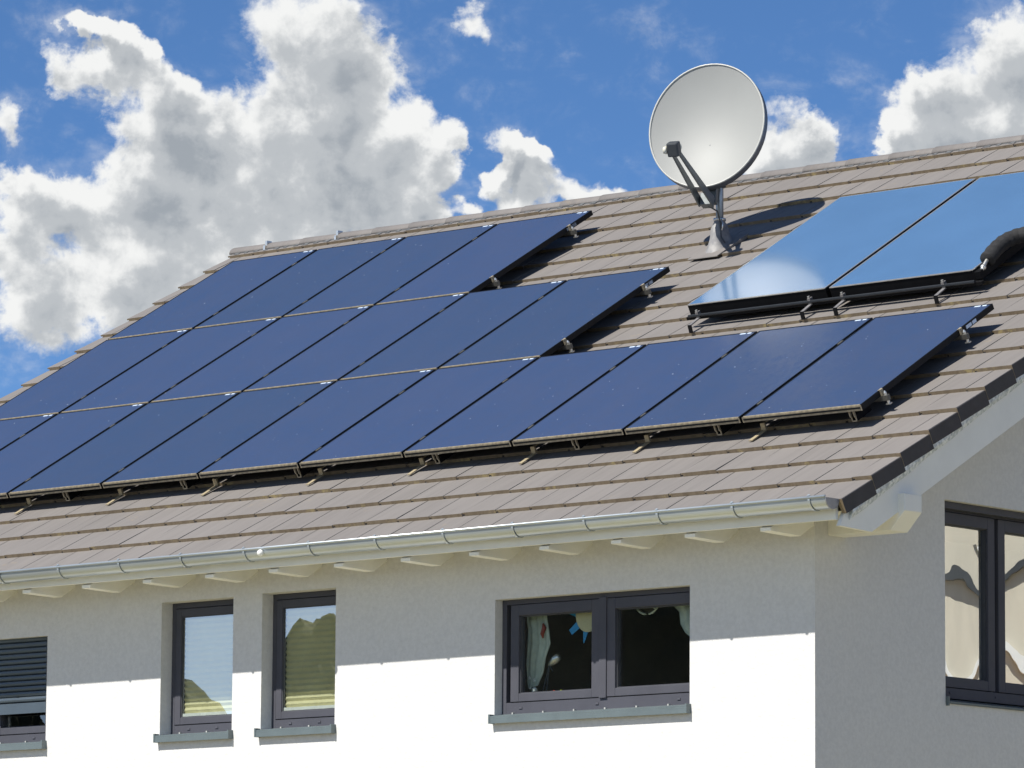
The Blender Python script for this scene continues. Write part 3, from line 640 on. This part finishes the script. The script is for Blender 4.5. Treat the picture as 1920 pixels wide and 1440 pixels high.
d = MB(); d.tube([(0.062, 0.0, -0.03), (0.082, 0, 0.0), (0.09, 0, 0.03)], [0.012, 0.022, 0.018], 8); d.build('reflector', PALE, rg, smooth=True)
ro_ = MB(); ro_.tube([(0, 0, 0.05), (0.01, 0, 0.02), (-0.008, 0, -0.02), (0, 0, -0.05)], [0.006, 0.015, 0.014, 0.004], 8)
o = ro_.build('ornament', mat("red_glaze", (0.30, 0.05, 0.03), 0.4, var=0.1), None, smooth=True); o.location = (-2.432, -0.325, -1.365+ZO); tag(o, 'small dark red ornament hanging beside the left curtain', 'ornament')
rb_ = MB(); rb_.box(-2.75, -0.98, -0.20, -0.05, -1.95, -1.845); hb(rb_, 'inner_sill', ROOM)

# ------------------------------------------------------------------ photovoltaic panels
PP, PL, PG_ = 1.01, 1.6845, 0.020
def make_panel():
    root = empty('solar_panel', (0, 0, 0), (PITCH, 0, 0))
    X0, X1 = -PP+0.022, 0.0
    f = MB(); tk = 0.040; fw = 0.010
    f.mat = 0
    f.box(X0, X0+fw, 0, PL, -tk, 0); f.box(X1-fw, X1, 0, PL, -tk, 0)
    f.box(X0+fw, X1-fw, PL-fw, PL, -tk, 0)
    f.mat = 1; f.box(X0+fw, X1-fw, 0, fw, -tk, 0)
    f.box(X0, X1, -0.004, -0.0005, -tk, -0.004)
    f.mat = 0; f.box(X0+0.01, X1-0.01, -0.0065, -0.0042, -0.026, -0.014)
    f.build('frame', [BLACK, ALUDUST], root)
    g = MB(); g.box(X0+fw, X1-fw, fw, PL-fw, -0.030, -0.002); g.build('glass', PV, root)
    s = MB(); s.box(-0.135, -0.085, PL-0.030, PL-0.014, -0.0015, 0.0005); s.box(-0.070, -0.035, PL-0.030, PL-0.014, -0.0015, 0.0005); s.build('sticker', STICK, root)
    j = MB(); j.box(-0.58, -0.42, PL-0.20, PL-0.10, -0.05, -0.031); j.build('junction_box', BLACK, root)
    return root
proto = make_panel()
ROWN = ["bottom", "middle", "top"]
first = True
for row, (k0, k1) in enumerate([(0, 10), (4, 10), (6, 10)]):
    nn = k1-k0
    for i, k in enumerate(range(k0, k1)):
        o = proto if first else copy_tree(proto); first = False
        p = rp(-k*PP, row*(PL+PG_), random.uniform(-0.0008, 0.0008)); o.location = (p.x, p.y, p.z+ZO)
        pos = "leftmost" if i == nn-1 else ORD[i]
        tag(o, f"dark blue solar panel in the {ROWN[row]} row, {pos}" + (" beside the bare tiles" if i == 0 else ""), 'solar panel', 'dark blue solar panels on the roof')
        if i == 0:
            s = MB(); s.box(0.0, 0.0012, PL-0.36, PL-0.29, -0.034, -0.010); s.box(0.0, 0.0012, PL-0.28, PL-0.23, -0.034, -0.010); s.build('side_sticker', STICK, o)

# mounting rails with mid and end clamps
RAILV = [(0.24, 1.25), (0.30, 1.33), (0.30, 1.36)]
for row, (k0, k1) in enumerate([(0, 10), (4, 10), (6, 10)]):
    for ri, rvv in enumerate(RAILV[row]):
        xr = -k0*PP; ln = (k1-k0)*PP
        t = roof_thing('mounting_rail', xr, row*(PL+PG_)+rvv, 0, label=f"aluminium mounting rail under the {'lower' if ri == 0 else 'upper'} half of the {ROWN[row]} row of solar panels", cat='mounting rail', group='mounting rails under the solar panels')
        r_ = MB(); r_.box(-ln-0.03, 0.050, -0.014, 0.014, -0.076, -0.0405); r_.build('rail', RAILM, t)
        for k in range(1, k1-k0):
            c = MB(); c.box(-k*PP+0.003, -k*PP+0.019, -0.03, 0.03, -0.02, 0.0015); c.build('mid_clamp', RAILM, t)
        e = MB(); e.box(0.001, 0.010, -0.016, 0.016, -0.040, 0.003); e.box(-0.008, 0.001, -0.022, 0.022, 0.0008, 0.003); e.build('end_clamp', ALUDUST, t)
        e = MB(); e.tube([(0.03, 0, -0.040), (0.03, 0, -0.024), (0.03, 0, -0.010)], [0.011, 0.011, 0.004], 8); e.build('bolt', ALU, t)
        e = MB(); e.box(0.016, 0.052, -0.012, 0.012, -0.104, -0.097); e.build('end_bracket', ALU, t); e = MB(); e.tube([(0.034, 0, -0.097), (0.034, 0, -0.078)], 0.011, 8); e.build('bolt', ALU, t)
# cross rails, ends showing below the bottom row
for i, x in enumerate([-0.123, -1.252, -2.498, -3.78, -5.117, -6.27, -7.509]):
    t = roof_thing('support_rail', x, 0, 0, label=f"hollow support rail end below the bottom row of panels, {ORD[i]}", cat='support rail', group='support rail ends below the bottom panel row')
    r_ = MB(); L_ = 0.22
    r_.box(-0.020, -0.015, 0.045, L_, -0.128, -0.082); r_.box(0.015, 0.020, 0.045, L_, -0.128, -0.082); r_.box(-0.015, 0.015, 0.045, L_, -0.087, -0.082); r_.box(-0.015, 0.015, 0.045, L_, -0.128, -0.123); r_.build('rail', BLACKMATTE, t)  # rail coloured black to paint in the shade under the panels
    b = MB(); b.box(-0.020, -0.013, 0.038, 0.0445, -0.128, -0.082); b.box(0.013, 0.020, 0.038, 0.0445, -0.128, -0.082); b.box(-0.013, 0.013, 0.038, 0.0445, -0.128, -0.121); b.box(-0.022, -0.012, 0.030, 0.044, -0.095, -0.0405); b.box(0.012, 0.022, 0.030, 0.044, -0.095, -0.0405); b.box(-0.035, 0.022, 0.030, 0.044, -0.0465, -0.041); b.build('end_bracket', ALUDUST, t)
# roof hooks: flat strap on the tile, riser, upper strap to the rail
for i, x in enumerate([-0.924, -1.924, -2.943, -3.981, -4.959, -6.015, -7.005, -7.991]):
    t = roof_thing('roof_hook', x, 0, 0, label=f"dusty steel roof hook below the bottom panel row, {ORD[i]}", cat='roof hook', group='roof hooks below the bottom panel row')
    s = MB(); s.hexa([(-0.016, -0.07, HT+0.001), (0.016, -0.07, HT+0.001), (0.016, 0.10, HT+0.001), (-0.016, 0.10, HT+0.001), (-0.016, -0.07, HT+0.008), (0.016, -0.07, HT+0.008), (0.016, 0.10, HT+0.008), (-0.016, 0.10, HT+0.008)]); s.build('strap', HOOKM, t)
    s = MB(); s.hexa([(-0.018, 0.095, HT+0.006), (0.018, 0.095, HT+0.006), (0.018, 0.115, HT+0.006), (-0.018, 0.115, HT+0.006), (-0.018, 0.10, HT+0.056), (0.018, 0.10, HT+0.056), (0.018, 0.112, HT+0.056), (-0.018, 0.112, HT+0.056)])
    s.box(-0.015, 0.015, 0.112, 0.20, HT+0.048, HT+0.056); s.build('riser', HOOKM, t)

# ------------------------------------------------------------------ thermal collectors
CV0, CL, CTH = 2.440, 2.095, 0.085
def make_coll(x0, x1, label):
    t = roof_thing('solar_collector', x1, CV0, 0, label=label, cat='solar collector', group='pair of glass solar collectors')
    w = x1-x0; b = MB()
    b.box(-w, 0, 0, CL, -CTH, -0.006); b.build('casing', BLACKMATTE, t)
    f = MB(); e = 0.011
    f.box(-w, -w+e, 0, CL, -0.0055, 0.0); f.box(-e, 0, 0, CL, -0.0055, 0.0); f.box(-w+e, -e, -0.004, 0.012, -0.0055, 0.0); f.box(-w+e, -e, CL-0.006, CL, -0.0055, 0.0); f.build('frame', ALU, t)
    g = MB(); g.box(-w+e, -e, 0.012, CL-0.006, -0.0055, -0.001); g.build('glass', COLL, t)
    return t
make_coll(-3.185, -1.928, 'large glass solar collector reflecting the sky and the back of the dish')
make_coll(-1.890, -0.640, 'large glass solar collector beside the black insulated pipe')
t = roof_thing('collector_rail', -0.56, 2.405, -0.055, label='long black mounting rail along the foot of the two glass collectors', cat='mounting rail')
r_ = MB(); r_.box(-2.63, 0, -0.018, 0.018, -0.045, -0.022); r_.build('rail', BLACKMATTE, t)
r_ = MB(); r_.tube([(-2.60, -0.022, -0.014), (-0.05, -0.022, -0.014)], 0.012, 8); r_.build('rail_tube', mat("dark_grey_tube", (0.025, 0.028, 0.032), 0.4, metal=0.4, var=0.1), t)
GREYB = mat("grey_bracket_steel", (0.26, 0.25, 0.25), 0.5, metal=0.5, var=0.15, vscale=20)
for i, x in enumerate([-0.877, -1.755, -2.050, -3.075]):
    t = roof_thing('collector_bracket', x, 2.375, HT, label=f"bent steel bracket under the foot of the glass collectors, {ORD[i] if i < 3 else 'leftmost'}", cat='bracket', group='brackets under the collectors')
    b = MB(); b.hexa([(-0.014, -0.115, 0.052), (0.014, -0.115, 0.052), (0.014, 0.03, 0.060), (-0.014, 0.03, 0.060), (-0.014, -0.115, 0.060), (0.014, -0.115, 0.060), (0.014, 0.03, 0.068), (-0.014, 0.03, 0.068)]); b.build('arm', GREYB, t)
    b = MB(); b.hexa([(-0.016, -0.128, 0.002), (0.016, -0.128, 0.002), (0.016, -0.120, 0.002), (-0.016, -0.120, 0.002), (-0.016, -0.120, 0.060), (0.016, -0.120, 0.060), (0.016, -0.112, 0.060), (-0.016, -0.112, 0.060)])
    b.build('foot', BLACKMATTE, t)
    b = MB(); b.box(-0.012, 0.012, 0.00, 0.035, 0.069, 0.110); b.build('post', GREYB, t)
    b = MB(); b.tube([(0, 0.01, 0.110), (0, 0.01, 0.125)], 0.010, 6); b.build('bolt', ALU, t)
# insulated pipe
t = roof_thing('insulated_pipe', -0.60, 2.46, 0.0, label='thick black insulated pipe curving away from the right collector', cat='pipe')
pp = []
ctrl = [(0.00, 0.02, -0.03), (0.0, 0.12, 0.01), (0.0, 0.25, 0.035), (0.01, 0.37, 0.045), (0.07, 0.46, 0.045), (0.17, 0.48, 0.04), (0.30, 0.46, 0.03), (0.42, 0.43, -0.02), (0.50, 0.41, -0.09), (0.53, 0.40, -0.17)]
for i in range(len(ctrl)-1):
    a, b = Vector(ctrl[i]), Vector(ctrl[i+1]); p0 = Vector(ctrl[max(0, i-1)]); p3 = Vector(ctrl[min(len(ctrl)-1, i+2)])
    for s_ in range(6):
        u = s_/6; pp.append(0.5*((2*a) + (b-p0)*u + (2*p0-5*a+4*b-p3)*u*u + (3*a-p0-3*b+p3)*u**3))
pp.append(Vector(ctrl[-1]))
m_ = MB(); m_.tube(pp[6:], [0.054 + 0.003*math.sin(k*1.9) for k in range(len(pp)-6)], 16); m_.build('insulation', RUBBER, t, smooth=True)
m_ = MB(); m_.tube(pp[1:8], 0.014, 10); m_.tube(pp[2:4], 0.022, 6); m_.build('connector', ALU, t, smooth=True)
m_ = MB(); m_.box(-0.038, 0.01, -0.02, CL-0.1, -0.075, -0.02); m_.build('side_pipe', BLACKMATTE, t)

# ------------------------------------------------------------------ satellite dish
base = Vector((-4.165, 3.70, 1.965)); DC = Vector((-4.173, 3.551, 2.872))
dish = tag(empty('satellite_dish', (base.x, base.y, base.z+ZO)), 'large light grey satellite dish on a short mast on the tiled roof', 'satellite dish')
nrm = Vector((0.35, -1.0, 0.22)).normalized(); rt_ = nrm.cross(Vector((0, 0, 1))).normalized() * -1; up_ = nrm.cross(rt_).normalized()
if up_.z < 0: up_ = -up_
D0_ = DC - base
def dp(a, b, c): return D0_ + rt_*a + up_*b + nrm*c
RA, RB, DEP = 0.462, 0.504, 0.085
def bowl(mb, off, ex=1.0, flip=False, rings=14, seg=64):
    vs = [dp(0, 0, -DEP+off)]; fs = []
    for i in range(1, rings+1):
        q = i/rings
        for k in range(seg):
            a = 2*math.pi*k/seg; vs.append(dp(RA*ex*q*math.cos(a), RB*ex*q*math.sin(a), -DEP*(1-q*q)+off))
    for k in range(seg): fs.append((0, 1+k, 1+(k+1) % seg))
    for i in range(rings-1):
        for k in range(seg):
            f = (1+i*seg+k, 1+(i+1)*seg+k, 1+(i+1)*seg+(k+1) % seg, 1+i*seg+(k+1) % seg); fs.append(f)
    mb.add(vs, fs)
m_ = MB(); bowl(m_, 0.0); ref = m_.build('reflector', DISHM, dish, smooth=True)
m_ = MB(); bowl(m_, -0.006, 0.995)
seg = 64; a0 = [dp(RA*1.0*math.cos(2*math.pi*k/seg), RB*1.0*math.sin(2*math.pi*k/seg), 0.002) for k in range(seg)]; a1 = [dp(RA*1.012*math.cos(2*math.pi*k/seg), RB*1.012*math.sin(2*math.pi*k/seg), -0.070) for k in range(seg)]
a2 = [dp(RA*0.985*math.cos(2*math.pi*k/seg), RB*0.985*math.sin(2*math.pi*k/seg), -0.070) for k in range(seg)]
m_.add(a0+a1+a2, [(k, seg+k, seg+(k+1) % seg, (k+1) % seg) for k in range(seg)] + [(seg+k, 2*seg+k, 2*seg+(k+1) % seg, seg+(k+1) % seg) for k in range(seg)])
m_.build('dish_back', DISHBACK, dish, smooth=True)
m_ = MB(); m_.tube([dp(RA*math.cos(2*math.pi*k/64), RB*math.sin(2*math.pi*k/64), 0.0) for k in range(65)], 0.0075, 8, cap=False); m_.build('rim', DISHRIM, dish, smooth=True)
LN = dp(-0.04, -0.413, 0.55)
for sx in (-1, 1):
    A = dp(0.03+0.052*sx, -0.615, -0.05); B = LN + rt_*0.026*sx - nrm*0.0; m_ = MB()
    ax = (B-A).normalized(); wv = ax.cross(rt_).normalized()*0.040; tv = rt_*0.007
    m_.hexa([A-wv-tv, A+wv-tv, A+wv+tv, A-wv+tv, B-wv*0.4-tv, B+wv*0.4-tv, B+wv*0.4+tv, B-wv*0.4+tv]); m_.build('arm', DISHARM, dish, bevel=0.002)
m_ = MB()
for a, b, c, d_, e_, f_ in ((-0.013, 0.073, -0.645, -0.55, -0.095, -0.01), (-0.02, 0.08, -0.60, -0.43, -0.15, -0.096)):
    m_.hexa([dp(a, c, e_), dp(b, c, e_), dp(b, c, f_), dp(a, c, f_), dp(a, d_, e_), dp(b, d_, e_), dp(b, d_, f_), dp(a, d_, f_)])
m_.build('arm_bracket', DISHARM, dish, bevel=0.003)
lb = MB(); dvec = (dp(0, 0.05, -DEP) - LN).normalized(); s1 = rt_; s2 = dvec.cross(s1).normalized()
def lq(a, b, c): return LN + s1*a + s2*b + dvec*c
lb.hexa([lq(-0.045, -0.055, -0.03), lq(0.045, -0.055, -0.03), lq(0.045, -0.055, 0.045), lq(-0.045, -0.055, 0.045), lq(-0.045, 0.055, -0.03), lq(0.045, 0.055, -0.03), lq(0.045, 0.055, 0.045), lq(-0.045, 0.055, 0.045)])
lb.build('receiver_head', LNBM, dish, bevel=0.012)
lb = MB(); lb.tube([lq(0, 0, 0.0455), lq(0, 0, 0.062), lq(0, 0, 0.080), lq(0, 0, 0.088)], [0.036, 0.040, 0.036, 0.012], 20); lb.tube([lq(-0.05, 0.0, -0.01), lq(-0.075, 0, -0.012)], [0.032, 0.026], 12); lb.build('receiver_cap', LNBCAP, dish, smooth=True)
mt = MB(); top = Vector((0.01, 0.0, 0.66)); mt.tube([(0, 0, -0.12), (0, 0, 0.4), (0.0, 0.0, 0.56), top], 0.029, 14); mt.build('mast', MASTM, dish, smooth=True)
hm = MB(); hm.tube([top + Vector((0, -0.02, -0.22)), top + Vector((0, -0.02, 0.08))], 0.052, 12); 
c0, c1 = top + Vector((0, -0.02, 0.02)), dp(0, -0.12, -DEP-0.05); hm.tube([c0, c1], 0.06, 10); c0, c1 = top + Vector((0, -0.02, -0.16)), dp(0.03, -0.45, -0.11); hm.tube([c0, c1], 0.035, 10); hm.build('mast_clamp', DISHARM, dish, smooth=True)
cb_ = MB(); cb_.tube([dp(0.04, -0.64, -0.05), Vector((0.06, -0.10, 0.24)), Vector((0.045, -0.045, 0.16)), Vector((0.055, -0.05, 0.05)), Vector((0.10, -0.06, 0.0))], 0.006, 8); cb_.build('cable', LNBM, dish, smooth=True)
boot = tag(empty('mast_flashing', (base.x, base.y, base.z+ZO)), 'crumpled lead flashing cone at the foot of the dish mast', 'flashing')
bm_ = MB(); nb = 22; prof = [(0.155, 0), (0.11, 0.045), (0.088, 0.11), (0.075, 0.17), (0.052, 0.21), (0.040, 0.235)]
vs = []; fs = []
for i, (r_, z_) in enumerate(prof):
    for k in range(nb):
        a = 2*math.pi*k/nb; j = (0.006 if 0 < i < 4 else 0.001)*random.uniform(-1, 1)
        x, y = (r_+j)*math.cos(a), (r_+j)*math.sin(a)
        zz = z_ + (y*spn/cp + (HT*0))*(1 - i/5.0)
        vs.append((x*0.72, y, zz-0.035+0.0))
for i in range(len(prof)-1):
    for k in range(nb): fs.append((i*nb+k, i*nb+(k+1) % nb, (i+1)*nb+(k+1) % nb, (i+1)*nb+k))
bm_.add(vs, fs); bm_.build('cone', BOOTM, boot, smooth=True)
bs = MB(); z0_ = 0.0
q_ = [(-0.17, -0.19), (0.17, -0.19), (0.17, 0.2), (-0.17, 0.2)]
def rz(x, y, h): 
    Y = base.y + y; return (x, y, (Y + (HT+h)*spn)/cp*spn + (HT+h)*cp - base.z)
bs.hexa([rz(-0.15, -0.20, 0.002), rz(0.14, -0.20, 0.002), rz(0.14, 0.18, -0.02), rz(-0.15, 0.18, -0.02), rz(-0.15, -0.20, 0.008), rz(0.14, -0.20, 0.008), rz(0.14, 0.18, 0.010), rz(-0.15, 0.18, 0.010)])
bs.build('base_plate', TILE, boot)
bs = MB(); bs.tube([(0, 0, 0.185), (0, 0, 0.205)], 0.048, 14); bs.tube([(0.04, -0.03, 0.19), (0.075, -0.05, 0.15), (0.07, -0.06, 0.10)], 0.006, 8); bs.build('clamp_ring', ALU, boot, smooth=True)

# ------------------------------------------------------------------ neighbours (outside the picture, seen mirrored in the panes)
def leaf_mat(c1, c2):
    m = bpy.data.materials.new("leaves"); m.use_nodes = True; t = m.node_tree; b = t.nodes['Principled BSDF']; geo = nd(t, 'ShaderNodeNewGeometry')
    t.links.new(mixc(t, geo.outputs['Random Per Island'], c1, c2), b.inputs['Base Color']); b.inputs['Roughness'].default_value = 0.7; return m
LEAF = mat("foliage", (0.11, 0.11, 0.065), 0.85, col2=(0.06, 0.06, 0.04), vscale=3.0, bump=1.0, bscale=6, bdist=0.1, spec=0.1); BARK = mat("bark", (0.09, 0.07, 0.05), 0.9, var=0.3)
def tree(x, y, h, cw, label):
    root = tag(empty('tree', (x, y, 0)), label, 'tree', 'garden trees facing the house')
    tr = MB(); tr.tube([(0, 0, 0), (0.1, 0, h*0.25), (0, 0.1, h*0.5), (0, 0, h*0.8)], [0.22, 0.18, 0.12, 0.04], 10)
    for k in range(7):
        a = k*2.4; z = h*(0.3+0.07*k); tr.tube([(0, 0, z), (math.cos(a)*cw*0.35, math.sin(a)*cw*0.35, z+h*0.12), (math.cos(a)*cw*0.6, math.sin(a)*cw*0.6, z+h*0.2)], [0.09, 0.05, 0.02], 7)
    tr.build('trunk', BARK, root, smooth=True)
    lf = MB(); bm = bmesh.new(); bmesh.ops.create_icosphere(bm, subdivisions=5, radius=1.0)
    for v in bm.verts:
        n = v.co.normalized(); f = 1 + 0.08*noise3(n*1.7 + Vector((x, y, h))) + 0.05*noise3(n*5 + Vector((x, 0, h))) + 0.05*noise3(n*14) + 0.03*noise3(n*34)
        v.co = Vector((n.x*cw*f, n.y*cw*f, h*0.62 + n.z*h*0.38*f))
    bm.verts.ensure_lookup_table(); lf.add([v.co.copy() for v in bm.verts], [[v.index for v in f.verts] for f in bm.faces]); bm.free()
    lf.build('crown', LEAF, root)
tree(-39.6, -47.2, 15.5, 5.2, 'tall dense garden tree mirrored in the wide window')
tree(-45.9, -44.1, 10.1, 1.9, 'rounded garden tree mirrored in the right narrow window')
tree(-52.6, -40.9, 10.6, 1.7, 'bushy garden tree mirrored in the gap under the roller shutter')
tree(-49.4, -43.0, 9.3, 2.0, 'low garden tree mirrored in the left narrow window')
def nhouse(x0, x1, y0, y1, h, rh, wallm, roofm, label, wins):
    root = tag(empty('house', ((x0+x1)/2, (y0+y1)/2, 0)), label, 'house'); off = ((x0+x1)/2, (y0+y1)/2, 0)
    w = MB(); w.box(x0, x1, y0, y1, 0, h); w.prism([(x0, y0, h), (x0, y1, h), (x0, (y0+y1)/2, h+rh)], (x1-x0, 0, 0)); w.build('wall', wallm, root, off)
    r_ = MB(); my = (y0+y1)/2; o = 0.5; t_ = 0.2
    for s_ in (-1, 1):
        ye = y0-o if s_ < 0 else y1+o; ze = h - o*rh/((y1-y0)/2)
        r_.hexa([(x0-o, ye, ze+0.02), (x1+o, ye, ze+0.02), (x1+o, my, h+rh+0.02), (x0-o, my, h+rh+0.02), (x0-o, ye, ze+0.02+t_), (x1+o, ye, ze+0.02+t_), (x1+o, my, h+rh+0.02+t_), (x0-o, my, h+rh+0.02+t_)])
    r_.build('roof', roofm, root, off)
    for (a, b, c, d, side) in wins:
        f = MB()
        P = (lambda u, z, q: (u, y0-0.03+q, z)) if side == 's' else (lambda u, z, q: (x0-0.03+q, u, z))
        bars(f, a, b, c, d, 0.08, -0.02, 0.04, P); fr = f.build('window', BLINDRAIL, root, off)
        g = MB(); g.add([P(a+0.08, c+0.08, 0.0), P(b-0.08, c+0.08, 0.0), P(b-0.08, d-0.08, 0.0), P(a+0.08, d-0.08, 0.0)], [(0, 1, 2, 3)]); g.build('pane', REVEALM, fr, off)
    return root, off
nh, off = nhouse(5.5, 17, 12.5, 24, 9.2, 3.0, CREAM, TERRA, 'cream neighbouring house mirrored in the gable window', [(8.3, 9.0, 6.45, 7.5, 's'), (12, 13.2, 6.3, 7.9, 's'), (7.6, 8.8, 3.2, 4.8, 's')])
b = MB(); b.box(5.4, 17.1, 12.42, 12.48, 6.14, 6.185); b.build('balcony', LNBM, nh, off)
b = MB(); b.box(5.42, 17.08, 12.40, 12.49, 7.25, 7.45); b.box(5.42, 17.08, 12.43, 12.49, 5.55, 5.62); b.build('cornice', BLINDRAIL, nh, off)
b = MB(); b.tube([(10.6, 12.40, 0), (10.6, 12.40, 9.2)], 0.05, 10); b.build('downpipe', ZINCDARK, nh, off)
b = MB(); b.hexa([(5.3, 11.4, 4.55), (17.2, 11.4, 4.55), (17.2, 12.48, 5.05), (5.3, 12.48, 5.05), (5.3, 11.4, 4.7), (17.2, 11.4, 4.7), (17.2, 12.48, 5.15), (5.3, 12.48, 5.15)]); b.build('lean_to_roof', TERRA, nh, off)
